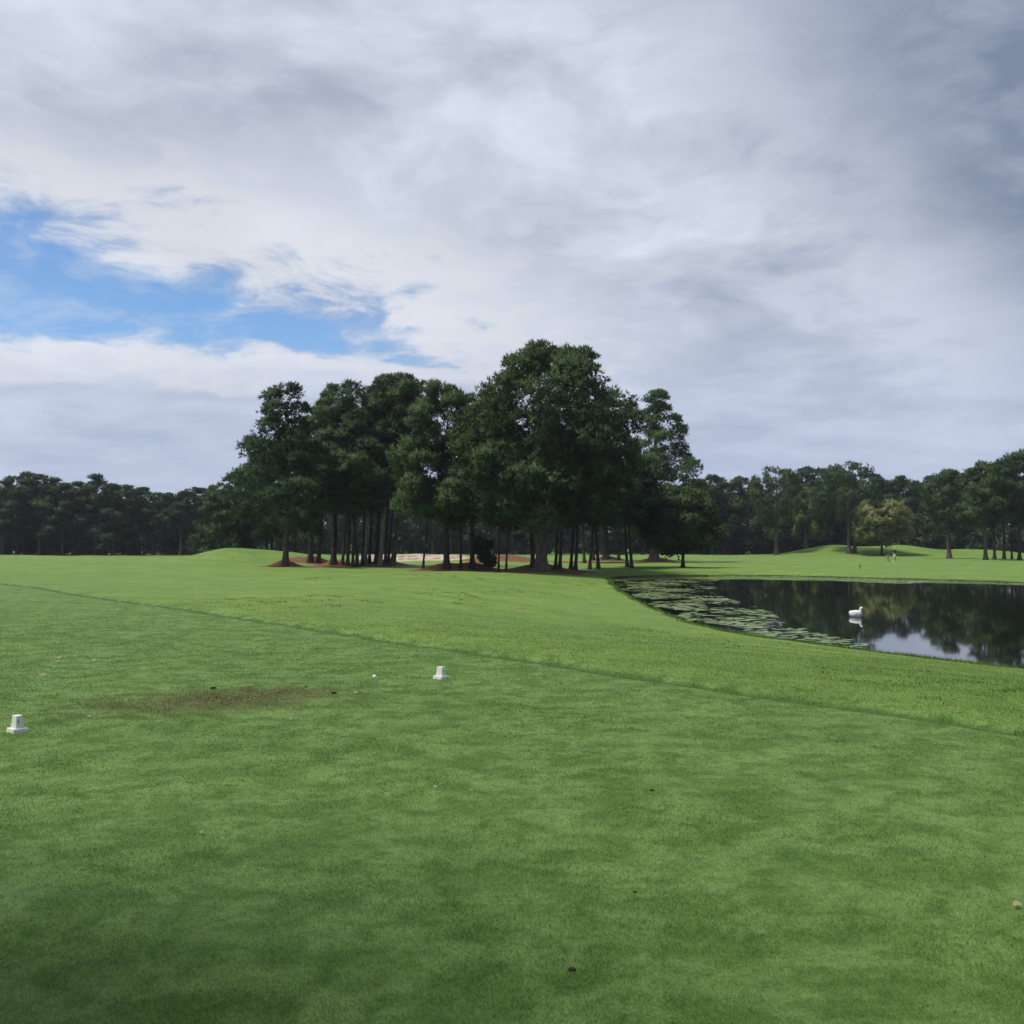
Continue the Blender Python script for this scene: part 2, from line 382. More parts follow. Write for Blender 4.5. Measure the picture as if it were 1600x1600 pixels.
# ------------------------------------------------------------------ ground, pond
def build_ground():
    rr = np.concatenate([np.geomspace(0.4, 8, 70, endpoint=False), np.geomspace(8, 100, 250, endpoint=False),
                         np.geomspace(100, 260, 90, endpoint=False), np.geomspace(260, 900, 10)])
    fr = np.radians(np.arange(-36, 36, 0.30)); bk = np.radians(np.arange(36, 324, 3.0))
    th = np.concatenate([fr, bk]); n = len(th)
    X = (rr[:, None] * np.sin(th)[None]); Y = (rr[:, None] * np.cos(th)[None])
    Z = terrain(X, Y)
    v = np.stack([X, Y, Z], -1).reshape(-1, 3)
    i = np.arange(len(rr) - 1)[:, None] * n; j = np.arange(n)[None]; j2 = (j + 1) % n
    f = np.stack([i + j2, i + j, i + n + j, i + n + j2], -1).reshape(-1, 4)
    v = np.concatenate([v, [[0, 0, float(terrain(0.0, 0.0))]]]); c = len(v) - 1
    me = np_mesh('ground', v, f, True)
    bm = bmesh.new(); bm.from_mesh(me); bm.verts.ensure_lookup_table()
    for k in range(n): bm.faces.new((bm.verts[c], bm.verts[(k + 1) % n], bm.verts[k])).smooth = True
    bmesh.ops.recalc_face_normals(bm, faces=bm.faces[:]); bm.to_mesh(me); bm.free()
    if me.polygons[0].normal.z < 0: me.flip_normals()
    tag(link('ground', me, M['turf']), 'green mown golf course turf sloping down towards the pond', kind='structure')
build_ground()
def build_water():
    c = PC.mean(0); bm = bmesh.new()
    vs = [bm.verts.new((*(c + (p - c) * 1.0 + (p - c) / np.linalg.norm(p - c) * 1.5), WATER)) for p in PC]
    f = bm.faces.new(vs); bmesh.ops.triangulate(bm, faces=[f])
    bmesh.ops.recalc_face_normals(bm, faces=bm.faces[:])
    me = bm_mesh('pond_water', bm)
    if me.polygons[0].normal.z < 0: me.flip_normals()
    tag(link('pond_water', me, M['water']), 'dark still pond water mirroring trees and sky', kind='structure')
build_water()

def bed(name, cx, cy, rx, ry, mat, label, off=0.035, seed=0, nr=14, na=44, rot=0.0):
    rs = np.random.RandomState(seed)
    th = np.arange(na) * 2 * np.pi / na
    ph = rs.rand(6) * 6.28
    w = 1 + sum(0.07 * np.sin((k + 2) * th + ph[k]) for k in range(5)) + rs.normal(0, 0.03, na)
    v = []
    for k in range(nr):
        q = (k + 0.0) / (nr - 1)
        lx, ly = rx * q * w * np.cos(th), ry * q * w * np.sin(th)
        X = cx + lx * math.cos(rot) - ly * math.sin(rot); Y = cy + lx * math.sin(rot) + ly * math.cos(rot)
        v.append(np.stack([X, Y, terrain(X, Y) + off * (1 - q ** 6) - 0.012 * q ** 8 + rs.rand(na) * 0.03 * (1 - q)], -1))
    v = np.concatenate(v)
    i = np.arange(nr - 1)[:, None] * na; j = np.arange(na)[None]; j2 = (j + 1) % na
    f = np.stack([i + j, i + na + j, i + na + j2, i + j2], -1).reshape(-1, 4)
    return tag(link(name, np_mesh(name, v, f, True), mat), label, kind='structure')
BEDLAB = ['straw under the leftmost tall pine', 'straw left of the trunk row', 'straw under the left trunk row', 'straw under the pale trunk row',
          'straw under the bright green pine', 'straw beside the dark shrub', 'straw round the biggest trunk', 'straw round the right hand tall pine', 'straw in the shade behind the small trunks']
for k, (sx, sy, r) in enumerate(STRAW):
    bed('pine_straw_bed', sx, sy - 0.5, r * 1.3, r * 1.3, M['straw'], 'reddish brown pine ' + BEDLAB[k], seed=k)
bed('pine_straw_bed', -1.0, 123.5, 5.0, 4.8, M['straw'], 'reddish brown pine straw bank behind the biggest trunk', seed=31)
bed('pine_straw_bed', 8.0, 126, 6.5, 4.0, M['straw'], 'reddish brown pine straw strip among the small trunks', seed=32)
bed('sand_bunker', -13.2, 136.2, 7.4, 2.9, M['sand'], 'pale sand bunker with a brown lip behind the trunks', off=0.04, seed=41, nr=18, na=60)

# ------------------------------------------------------------------ tree builders
PROF = {'dome': ([0, .12, .3, .55, .72, .85, .94, 1], [.55, .85, 1, .97, .86, .66, .42, .12]),
        'cone': ([0, .15, .35, .6, .8, .93, 1], [.6, .95, 1, .74, .5, .28, .08]),
        'high': ([0, .2, .5, .75, .9, 1], [.35, .7, 1, .95, .65, .15]),
        'ball': ([0, .1, .3, .5, .7, .9, 1], [.55, .85, 1, 1, .85, .5, .1]),
        'tall': ([0, .15, .4, .65, .85, 1], [.7, 1, .92, .8, .52, .1])}
def crown_arrays(seed, H, zb, rad, prof, ncl, ntuft, per, L, wid, clr=1.0, off=(0, 0), inner=0.35, flat=0.62, leafy=False, lean=0.0, lobe=8, brf=0.30, wadd=0.10, jit=0.28):
    """boughs -> rounded clumps on each bough -> tufts on each clump -> narrow needle fans (or leaves); returns verts, tris, bough centres"""
    rs = np.random.RandomState(seed)
    tt, pp = PROF[prof]
    nb = max(5, ncl // lobe)
    # boughs: heights spread by the girth of the crown there, azimuths by the golden angle
    g = np.linspace(0, 1, 200); w = np.interp(g, tt, pp) + wadd; cw = np.cumsum(w); cw /= cw[-1]
    t = np.interp((np.arange(nb) + 0.1 + 0.8 * rs.rand(nb)) / nb, cw, g)
    az = np.arange(nb) * 2.39996 + rs.normal(0, 0.45, nb) + seed
    Rr = np.interp(t, tt, pp) * rad * (0.98 - jit * 0.5 + jit * rs.rand(nb))
    br = brf * (0.75 + 0.5 * rs.rand(nb)) * rad * np.clip(0.62 + 0.45 * Rr / rad, 0.5, 1.05)
    q = np.where(rs.rand(nb) < 0.74, 1.0, inner + (1 - inner) * rs.rand(nb))
    rr = np.maximum(0.0, Rr - br * 0.6) * q
    zz = np.minimum(zb + (H - zb) * t, H - br * 0.70)
    B = np.stack([rr * np.cos(az) + off[0] * np.sin(np.pi * t * .9 + .1) + lean * (zz / H), rr * np.sin(az) + off[1], zz], -1)
    # pompoms sit on the upper and outer shell of their bough, sizes unequal
    n = nb * lobe; bi = np.repeat(np.arange(nb), lobe)
    u = rs.normal(size=(n, 3)); u[:, 2] += 0.55; u[:, 0] += 0.45 * np.cos(az[bi]); u[:, 1] += 0.45 * np.sin(az[bi])
    u /= np.linalg.norm(u, axis=1)[:, None]
    c = B[bi] + u * br[bi][:, None] * (0.62 + 0.42 * rs.rand(n) ** 0.7)[:, None] * np.array([1.08, 1.08, flat + 0.08])
    cr = clr * (0.42 + 0.62 * rs.rand(n))
    c[:, 2] = np.minimum(c[:, 2], H - cr * 0.5)
    N = n * ntuft
    d = rs.normal(size=(N, 3)); d[:, 2] += 0.35; d /= np.linalg.norm(d, axis=1)[:, None]
    ci = np.repeat(np.arange(n), ntuft)
    p = c[ci] + d * cr[ci][:, None] * (0.35 + 0.6 * rs.rand(N))[:, None] * np.array([1, 1, flat + 0.12])
    K = N * per; pi = np.repeat(np.arange(N), per)
    out = d[pi] * (1.0 if not leafy else 0.2) + rs.normal(0, 0.38 if not leafy else 1, (K, 3)) + np.array([0, 0, 0.3])
    out /= np.linalg.norm(out, axis=1)[:, None]
    sd_ = np.cross(out, rs.normal(size=(K, 3))); sd_ /= np.linalg.norm(sd_, axis=1)[:, None] + 1e-6
    l = L * (0.55 + 0.9 * rs.rand(K))[:, None]; w = wid * (0.6 + 0.8 * rs.rand(K))[:, None]
    b = p[pi] + (rs.normal(0, L * 0.35, (K, 3)) if leafy else rs.normal(0, L * 0.10, (K, 3)))
    # soft shading: faces look outwards from their pompom and bough
    ui = u[ci][pi]; nr = 0.55 * d[pi] + 0.75 * ui + np.array([0, 0, 0.15]) + rs.normal(0, 0.22, (K, 3)); nr /= np.linalg.norm(nr, axis=1)[:, None]
    gn = np.cross(2 * sd_, out + sd_); flip = np.sum(gn * nr, 1) < 0
    sd_[flip] *= -1
    v = np.stack([b - sd_ * w, b + sd_ * w, b + out * l], 1).reshape(-1, 3)
    return v, np.arange(K * 3).reshape(-1, 3), B, np.repeat(nr, 3, 0)
def trunk_arrays(seed, H, zb, r0, lean=0.0, leany=0.0, n=9, top=0.86, flare=1.5):
    rs = np.random.RandomState(seed + 77)
    k = 11; t = np.linspace(0, 1, k) ** 1.15
    h = t * H * top; w = rs.normal(0, 0.012 * H, (k, 2)); w[0] = 0; w = np.cumsum(w * 0.35, 0)
    pts = np.stack([lean * h / H + w[:, 0] * t, leany * h / H + w[:, 1] * t, h - 0.25 * (t == 0)], -1)
    pts = np.insert(pts, 1, [[pts[0, 0], pts[0, 1], 0.12]], 0); pts = np.insert(pts, 2, [[pts[0, 0] + lean * .5 / H, pts[0, 1], 0.75]], 0)
    pts = pts[np.argsort(pts[:, 2])]
    r = r0 * np.clip(1.02 - 0.86 * np.clip(pts[:, 2] / (H * top), 0, 2) ** 1.1, 0.1, 2)
    r[0] *= flare * 1.08; r[1] *= flare; r[2] *= 1.08
    return tube(pts, r, n), pts
def limb_arrays(seed, pts, centres, r0, nl, zb, n=5):
    rs = np.random.RandomState(seed + 5); parts = []
    idx = rs.permutation(len(centres))[:nl]
    for i in idx:
        c = centres[i]
        zt = max(zb * 0.75, c[2] - 0.35 * np.hypot(c[0], c[1]) - 0.4)
        zt = min(zt, pts[-1, 2] * 0.93)
        a = np.array([np.interp(zt, pts[:, 2], pts[:, 0]), np.interp(zt, pts[:, 2], pts[:, 1]), zt])
        m = (a + c) / 2 + np.array([0, 0, -0.07 * np.linalg.norm(c - a)]) + rs.normal(0, 0.12, 3)
        r = max(0.03, r0 * 0.30 * (1.1 - zt / pts[-1, 2]))
        parts.append(tube(np.array([a, m, c]), [r, r * 0.65, 0.02], n))
    return merge(parts)
def make_tree(name, loc, label, group, H, zb, rad, r0, prof, seed, fol, bark, ncl=90, ntuft=34, per=5, L=0.34, wid=0.045, clr=1.0,
              off=(0, 0), lean=0.0, leany=0.0, inner=0.35, flat=0.62, leafy=False, nl=30, rz=0.0, cat='tree', lobe=8, brf=0.30, wadd=0.10, jit=0.28):
    root = empty(name, loc, rz); tag(root, label, cat, group)
    (tv, tf), pts = trunk_arrays(seed, H, zb, r0, lean, leany)
    v, f, c, nr = crown_arrays(seed, H, zb, rad, prof, ncl, ntuft, per, L, wid, clr, off, inner, flat, leafy, lean, lobe, brf, wadd, jit)
    if nl: tv, tf = merge([(tv, tf), limb_arrays(seed, pts, c, r0, nl, zb)])
    link('trunk', np_mesh('trunk', tv, tf, True), M[bark], root)
    link('crown', np_mesh('crown', v, f, True, nr), M[fol], root)
    return root
def copy_tree(src, loc, label, group, rz, sc):
    r = src.copy(); COL.objects.link(r); r.location = loc; r.rotation_euler = (0, 0, rz); r.scale = sc
    tag(r, label, None, group)
    for ch in src.children:
        c = ch.copy(); COL.objects.link(c); c.parent = r
    return r

# ---- the clump of tall pines in the middle of the picture:
# px, base y, top y, crown base y, crown radius px, trunk width px, profile, lean px, offset px, foliage, bark, detail, label
G1 = 'pines of the clump behind the tee'
CL = [
 (846, 892, 541, 818, 121, 19, 'dome', 6, 12, 'pine', 'bark', 3.4, 'biggest pine, broad dark dome crown on the thickest grey trunk beside the pond'),
 (446, 884, 600, 835, 72, 9.5, 'cone', 4, -12, 'pine', 'bark', 1.7, 'tall pine with a stepped pointed crown, leftmost trunk standing in its own straw ring'),
 (698, 890, 598, 812, 72, 10, 'tall', -4, -4, 'pine_lime', 'bark_dark', 1.9, 'brighter green pine with a thick dark trunk in front of the sand bunker'),
 (1022, 877, 610, 832, 56, 14, 'cone', 4, 8, 'pine_lime', 'bark', 2.5, 'tall airy pine behind the round oak, its stout trunk flared at the foot'),
 (738, 890, 618, 822, 52, 8, 'tall', 3, 4, 'pine', 'bark_dark', 1.2, 'dark pine trunk just left of the low dark shrub'),
 (485, 880, 640, 806, 46, 8, 'dome', 6, 0, 'pine', 'bark_dark', 1.0, 'dark trunk second in from the leftmost ringed pine of the clump'),
 (498, 880, 601, 775, 36, 6, 'high', 15, 6, 'pine', 'bark_dark', 0.9, 'slim dark pine whose two pointed tips rise right of the stepped crown'),
 (521, 883, 618, 790, 44, 9, 'dome', 6, 0, 'pine', 'bark_dark', 1.0, 'thick dark trunk at the right end of the left straw bed'),
 (535, 884, 597, 752, 40, 4.5, 'high', 22, 4, 'pine', 'bark', 0.9, 'slim pine leaning right out of the left straw bed'),
 (588, 881, 592, 742, 40, 6.5, 'dome', 10, 0, 'pine', 'bark_dark', 1.0, 'dark trunk between the two pale trunks'),
 (571, 883, 604, 715, 30, 5, 'high', 12, 0, 'pine', 'bark_pale', 0.7, 'pale slim trunk, left one of the two pale trunks'),
 (594, 884, 584, 705, 46, 6.5, 'high', 26, 4, 'pine', 'bark_pale', 1.1, 'pale slim trunk, right one of the two pale trunks'),
 (602, 884, 612, 770, 34, 5, 'dome', 10, 0, 'pine', 'bark_dark', 0.7, 'dark trunk just right of the two pale trunks'),
 (614, 884, 599, 745, 40, 8, 'high', 30, 6, 'pine', 'bark', 1.0, 'straight brown trunk at the right end of the middle straw bed'),
 (661, 889, 690, 805, 30, 3.4, 'dome', 18, 6, 'pine', 'bark_dark', 0.5, 'thin black leaning trunk alone on the grass before the bunker'),
 (720, 889, 672, 808, 36, 4, 'dome', 0, 0, 'pine', 'bark_dark', 0.7, 'thin dark trunk between the bright green pine and the shrub'),
 (833, 887, 640, 806, 66, 7, 'dome', -10, -10, 'pine', 'bark_dark', 1.2, 'dark trunk close behind the left side of the biggest trunk'),
 (779, 894, 690, 812, 44, 3.4, 'dome', 4, 0, 'pine', 'bark_dark', 0.7, 'thin black trunk, left of the pair left of the biggest trunk'),
 (791, 894, 670, 816, 44, 3.4, 'dome', 8, 0, 'pine', 'bark_dark', 0.7, 'thin black trunk, right of the pair left of the biggest trunk'),
 (947, 874, 636, 820, 48, 9, 'dome', 0, 0, 'pine', 'bark_dark', 1.0, 'thicker dark trunk far right among the small trunks behind the biggest pine'),
]
for k, (px, by, ty, cb, rp, tw, prof, lean, ofx, fol, bark, det, lab) in enumerate(CL):
    p = on_ground(px, by); m = p[1] / F
    H = (by - ty) * m; 
    make_tree('pine_tree', p, lab, G1, H, (by - cb) * m, rp * m * 1.08, tw * m * 0.5, prof, (100 + k if k else 147), fol, bark, ncl=int(480 * det * (2.0 if k == 0 else 1.35 if k < 4 else 1.15)), ntuft=12, per=5,
              L=0.30, wid=0.036, clr=0.56, off=(ofx * m, 0), lean=lean * m, nl=int(22 + 16 * det), inner=0.2, lobe=38 if k == 0 else 34 if k < 4 else 24, brf=0.26 if k == 0 else 0.30 if k < 4 else 0.34, wadd=0.6 if k == 0 else 0.15, jit=0.10 if k == 0 else 0.28)
# slimmer trees of the clump share three meshes
slim = []
for k in range(3):
    slim.append(make_tree('pine_tree', (0, 0, 0), '', G1, 12, 5.0, 2.6, 0.13, ('dome', 'high', 'tall')[k], 300 + k, 'pine', 'bark_dark', ncl=360, ntuft=12, per=5, L=0.33, wid=0.042, lobe=20, brf=0.36, clr=0.54, nl=18, lean=0.5))
SL = [  # px, base y, top y, width factor, label
 (543, 885, 668, 1.0, 'first of the even row of thin dark trunks right of the left straw bed'),
 (551, 886, 690, 1.0, 'second of the even row of thin dark trunks right of the left straw bed'),
 (558.5, 886, 660, 1.0, 'third of the even row of thin dark trunks right of the left straw bed'),
 (566, 884, 680, 1.0, 'fourth of the even row of thin dark trunks, touching the left pale trunk'),
 (577, 882, 672, 0.9, 'thin dark trunk just right of the left pale trunk'),
 (607, 882, 690, 0.9, 'thin dark trunk just left of the straight brown trunk'),
 (868, 891, 700, 1.1, 'thin black trunk nearest the right side of the biggest trunk'),
 (874.5, 891, 712, 1.4, 'thicker black trunk, second right of the biggest trunk'),
 (892, 890, 690, 1.1, 'thin black trunk, third right of the biggest trunk'),
 (899, 892, 716, 1.4, 'black trunk, fourth right of the biggest trunk'),
 (913, 880, 690, 1.0, 'thin trunk set back in shade, fifth right of the biggest trunk'),
 (921.5, 890, 722, 1.1, 'thin black trunk, sixth right of the biggest trunk'),
 (927, 876, 672, 1.2, 'trunk set back in shade, seventh right of the biggest trunk'),
 (935, 889, 720, 1.4, 'black trunk, eighth right of the biggest trunk'),
 (967, 876, 700, 1.1, 'slim trunk leaning on the bright grass left of the two close slim trunks'),
 (980, 886, 726, 1.2, 'left one of two close slim trunks near the tip of the pond'),
 (987, 888, 716, 1.3, 'right one of two close slim trunks near the tip of the pond'),
]
rs0 = random.Random(8); first = {0: True, 1: True, 2: True}
for k, (px, by, ty, wf, lab) in enumerate(SL):
    p = on_ground(px, by); H = (by - ty) * p[1] / F; i = k % 3
    sc = (H / 12 * 0.55 * 1.25 + 0.45 * wf, H / 12 * 0.55 * 1.25 + 0.45 * wf, H / 12)
    rz = rs0.choice([0.0, 0.3, -0.3, 2.8])
    if first[i]:
        first[i] = False; r = slim[i]; r.location = p; r.rotation_euler.z = rz; r.scale = sc; r['label'] = lab
    else: copy_tree(slim[i], p, lab, G1, rz, sc)
# pines on and behind the left mound: feet hidden by the crest
GM = 'pines behind the left mound'
for k, (px, d, H, rad, zb, r0, lab) in enumerate([
  (347, 132, 8.8, 3.7, 0.6, 0.16, 'low pine at the left end of the clump behind the mound crest'),
  (374, 136, 11.8, 3.6, 1.4, 0.17, 'second pine from the left behind the mound crest'),
  (399, 131, 13.2, 3.2, 3.0, 0.20, 'third pine from the left behind the mound crest, just left of the stepped crown'),
  (417, 133, 15.0, 3.0, 3.6, 0.18, 'left one of two pine trunks close together behind the mound crest'),
  (425, 134, 16.4, 2.8, 4.0, 0.18, 'right one of two pine trunks close together behind the mound crest'),
  (436, 128, 17.0, 3.0, 4.0, 0.32, 'stout pine trunk behind the mound just left of the leftmost ringed pine'),
  (462, 130, 15.0, 3.0, 3.5, 0.2, 'pine in shade behind and right of the leftmost ringed pine')]):
    x = (px - 800) / F * d
    make_tree('pine_tree', (x, d, float(terrain(x, d))), lab, GM, H, zb, rad, r0, ('tall', 'dome')[k % 2], 400 + k, 'pine', 'bark_dark', ncl=430, ntuft=12, per=5, L=0.34, wid=0.044, lobe=22, brf=0.36, clr=0.58, nl=20)
# broad-leaved trees
p = on_ground(1067, 887); m = p[1] / F
make_tree('oak_tree', p, 'round dark oak with a single slim trunk by the pond tip', None, 122 * m, 28 * m, 58 * m, 2.7 * m, 'ball', 511, 'oak', 'bark_dark', ncl=520, ntuft=28, per=3, L=0.28, wid=0.095, lobe=14, brf=0.26, wadd=0.3, clr=0.8, inner=0.35, leafy=True, nl=40)
p = on_ground(757, 886); m = p[1] / F
make_tree('dark_shrub', p, 'low dark evergreen shrub at the left foot of the biggest pine', None, 46 * m, 1 * m, 15 * m, 1.2 * m, 'ball', 521, 'pine', 'bark_dark', ncl=40, ntuft=40, per=3, L=0.28, wid=0.09, clr=0.55, inner=0.2, leafy=True, nl=12, cat='shrub')

# ---- far trees on the right
GR = 'trees beyond the pond'
FAR = [  # px, base y, top y, crown base y, radius px, trunk w, profile, foliage, bark, leafy, label
 (1213, 867, 731, 826, 36, 6, 'high', 'pine', 'bark', 0, 'airy round topped pine on a bare trunk, first left of the mounds'),
 (1327, 865, 724, 806, 46, 7, 'dome', 'pine', 'bark', 0, 'broad dark pine with a double trunk on the left mound by the pond'),
 (1378, 868, 783, 844, 40, 4, 'ball', 'autumn', 'bark_dark', 1, 'yellowing round tree between the two mounds across the pond'),
 (1483, 873, 735, 836, 38, 7, 'dome', 'pine', 'bark', 0, 'dark pine with a flared trunk right of the mounds across the pond'),
 (1540, 875, 722, 822, 36, 6, 'tall', 'pine', 'bark', 0, 'tall pine left of the group of close trunks at the right edge'),
 (1554, 874, 752, 818, 26, 4.5, 'dome', 'pine', 'bark_dark', 0, 'first of the close dark trunks at the right edge'),
 (1569, 874, 724, 815, 28, 4.5, 'high', 'pine', 'bark_dark', 0, 'second of the close dark trunks at the right edge'),
 (1581, 874, 742, 820, 24, 3, 'dome', 'pine', 'bark_dark', 0, 'third of the close dark trunks at the right edge'),
 (1593, 875, 706, 815, 36, 5, 'high', 'pine', 'bark_dark', 0, 'tallest of the close dark trunks at the right edge'),
]
for k, (px, by, ty, cb, rp, tw, prof, fol, bark, leafy, lab) in enumerate(FAR):
    p = on_ground(px, by)
    if p[1] > 215: p[1] = 196; p[0] = (px - 800) / F * 196; p[2] = float(terrain(p[0], p[1]))
    m = p[1] / F
    r = make_tree('yellowing_tree' if fol == 'autumn' else 'pine_tree', p, lab, GR, (by - ty) * m, (by - cb) * m, rp * m * 1.08, tw * m * .5, prof, 600 + k, fol, bark,
              ncl=640 if leafy else 440, ntuft=11, per=4, L=0.42, wid=0.064 if not leafy else 0.14, clr=0.72 if not leafy else 0.85, lobe=20, brf=0.32 if not leafy else 0.40, jit=0.28 if not leafy else 0.12, inner=0.3, leafy=bool(leafy), nl=26)
    if k == 1:
        (tv, tf), _ = trunk_arrays(690, 11, 6, tw * m * .45, lean=0.4)
        tv = tv + np.array([1.15, 0.5, 0]); link('trunk', np_mesh('trunk', tv, tf, True), M[bark], r)

# shared variants for the rows of the wood
variants = []
for k in range(6):
    v = make_tree('pine_tree', (0, 0, 0), '', None, 17, (4.0, 2.5, 2, 4.5, 1.5, 3.0)[k], (4.0, 4.5, 4.2, 3.8, 4.5, 3.9)[k], 0.26, ('dome', 'tall', 'cone', 'high', 'dome', 'tall')[k], 700 + k, 'pine_blue', 'bark', ncl=440, ntuft=11, per=4, L=0.44, wid=0.075, lobe=20, brf=0.32, clr=0.78, nl=18)
    variants.append(v)
lv = [make_tree('leafy_tree', (0, 0, 0), '', None, 15, 2.5, 5.0, 0.25, 'ball', 720 + k, ('lime', 'oak')[k], 'bark_dark', ncl=100, ntuft=30, per=3, L=0.5, wid=0.18, clr=1.3, leafy=True, nl=18) for k in range(2)]
used = {}
def wood_tree(i, x, y, H, label, group, sx=1.0, leafy=False):
    src = (lv if leafy else variants)[i]; h0 = 15 if leafy else 17
    loc = (x, y, float(terrain(x, y)) - 0.05); sc = (H / h0 * sx, H / h0 * sx, H / h0); rz = rs0.random() * 6.28
    if (leafy, i) not in used:
        used[(leafy, i)] = 1; src.location = loc; src.rotation_euler.z = rz; src.scale = sc; src['label'] = label; src['group'] = group; return src
    return copy_tree(src, loc, label, group, rz, sc)
ORD = ['first', 'second', 'third', 'fourth', 'fifth', 'sixth', 'seventh', 'eighth', 'ninth', 'tenth', 'eleventh', 'twelfth', 'thirteenth', 'fourteenth', 'fifteenth', 'sixteenth', 'seventeenth', 'eighteenth', 'nineteenth', 'twentieth', 'twenty-first', 'twenty-second']
LEFT = [(4, 752), (27, 742), (42, 739), (62, 742), (80, 760), (98, 756), (118, 754), (133, 757), (148, 742), (160, 752), (177, 757), (199, 759), (219, 762), (240, 768), (262, 771), (282, 768), (298, 762), (318, 764), (338, 760)]
for k, (px, ty) in enumerate(LEFT):
    d = 204 + (k * 7 % 5) * 3.0; x = (px - 800) / F * d
    z = float(terrain(x, d)); H = (850 - ty) * d / F + CAM_H - z
    wood_tree(k % 6, x, d, H, ORD[k] + ' pine from the left edge in the front row of the dark left wood', 'pines of the left wood', 1.38)
RIGHT = [(1112, 743, 0), (1130, 747, 0), (1158, 745, 0), (1176, 757, 1), (1234, 742, 0), (1258, 727, 0), (1284, 733, 0), (1306, 738, 0), (1352, 738, 0), (1366, 742, 0), (1404, 745, 0), (1422, 750, 1), (1442, 762, 0), (1462, 744, 0), (1480, 737, 0), (1505, 741, 0), (1528, 733, 0), (1580, 716, 0)]
for k, (px, ty, lf) in enumerate(RIGHT):
    d = 216 + (k * 7 % 5) * 2.5; x = (px - 800) / F * d
    z = float(terrain(x, d)); H = (850 - ty) * d / F + CAM_H - z
    wood_tree(1 if lf else (k + 2) % 6, x, d, H, ORD[k] + ' tree from the left in the wood behind the pond and mounds', 'trees of the right wood', 1.2, bool(lf))
x = (1262 - 800) / F * 206
wood_tree(0, x, 206, 13.2, 'fresh bright green leafy tree in the wood right of the airy pine', 'trees of the right wood', 0.85, True)
for x, y, H, lab in ((-8.7, 0.4, 17, 'unseen pine added on the left by the viewpoint, shading the near lawn'), (-16, 3.5, 18, 'unseen pine added at the left side of the tee for its shade')):
    wood_tree(1, x, y, H, lab, None, 0.8)  # out-of-view pines, added only to cast soft shade over the near lawn
MIDW = [(520, 770), (556, 760), (590, 765), (628, 772), (650, 775), (676, 768), (705, 772), (735, 770), (770, 760), (800, 765), (850, 762), (900, 760), (940, 765), (975, 770), (1005, 765), (1040, 758), (1072, 760), (1095, 750)]
for k, (px, ty) in enumerate(MIDW):
    d = 214 + (k * 3 % 5) * 3.0; x = (px - 800) / F * d
    z = float(terrain(x, d)); H = (850 - ty) * d / F + CAM_H - z
    wood_tree((k + 1) % 6, x, d, H, ORD[k] + ' tree from the left in the far wood seen between the trunks of the clump', 'trees of the far wood behind the clump', 1.25)
# the depth of the wood behind those rows: one mass
def build_wood():
    rs = np.random.RandomState(12); cv, tv, nn = [], [], []
    n = 0
    for k in range(150):
        a = R(-47 + 94 * (k + rs.rand()) / 150); d = 224 + rs.rand() * 55
        x, y = math.sin(a) * d * 1.02, math.cos(a) * d
        px = 800 + F * x / y
        topy = np.interp(px, [0, 300, 400, 1000, 1200, 1300, 1600], [762, 778, 775, 770, 755, 748, 742]) + rs.rand() * 14
        z = float(terrain(x, y)); H = (850 - topy) * y / F + CAM_H - z
        v, f, c, nr = crown_arrays(900 + k, H, H * (0.18 + 0.2 * rs.rand()), 3.6 + rs.rand() * 1.4, ('dome', 'tall', 'ball')[k % 3], 56, 10, 3, 0.95, 0.20, 1.6, inner=0.2)
        cv.append((v + np.array([x, y, z]), f)); nn.append(nr)
        (t1, t2), _ = trunk_arrays(900 + k, H, 3, 0.2 + 0.1 * rs.rand(), n=5); tv.append((t1 + np.array([x, y, z]), t2))
    # shaded undergrowth at the foot of the wood
    for k in range(280):
        a = R(-47 + 94 * (k + rs.rand()) / 280); d = 226 + rs.rand() * 34
        x, y = math.sin(a) * d * 1.02, math.cos(a) * d
        v, f, c, nr = crown_arrays(1900 + k, 4.0 + 2.5 * rs.rand(), 0.0, 2.6, 'ball', 14, 5, 3, 1.0, 0.30, 1.3, inner=0.1, leafy=True)
        cv.append((v + np.array([x, y, float(terrain(x, y)) - 0.2]), f)); nn.append(nr)
    v, f = merge(cv); root = tag(link('woodland', np_mesh('woodland', v, f, True, np.concatenate(nn)), M['pine_blue']), 'dark mass of woodland closing off the golf course', kind='stuff', cat='woodland')
    v, f = merge(tv); o = link('trunks', np_mesh('trunks', v, f, True), M['bark_dark'], root); o['kind'] = 'stuff'
build_wood()

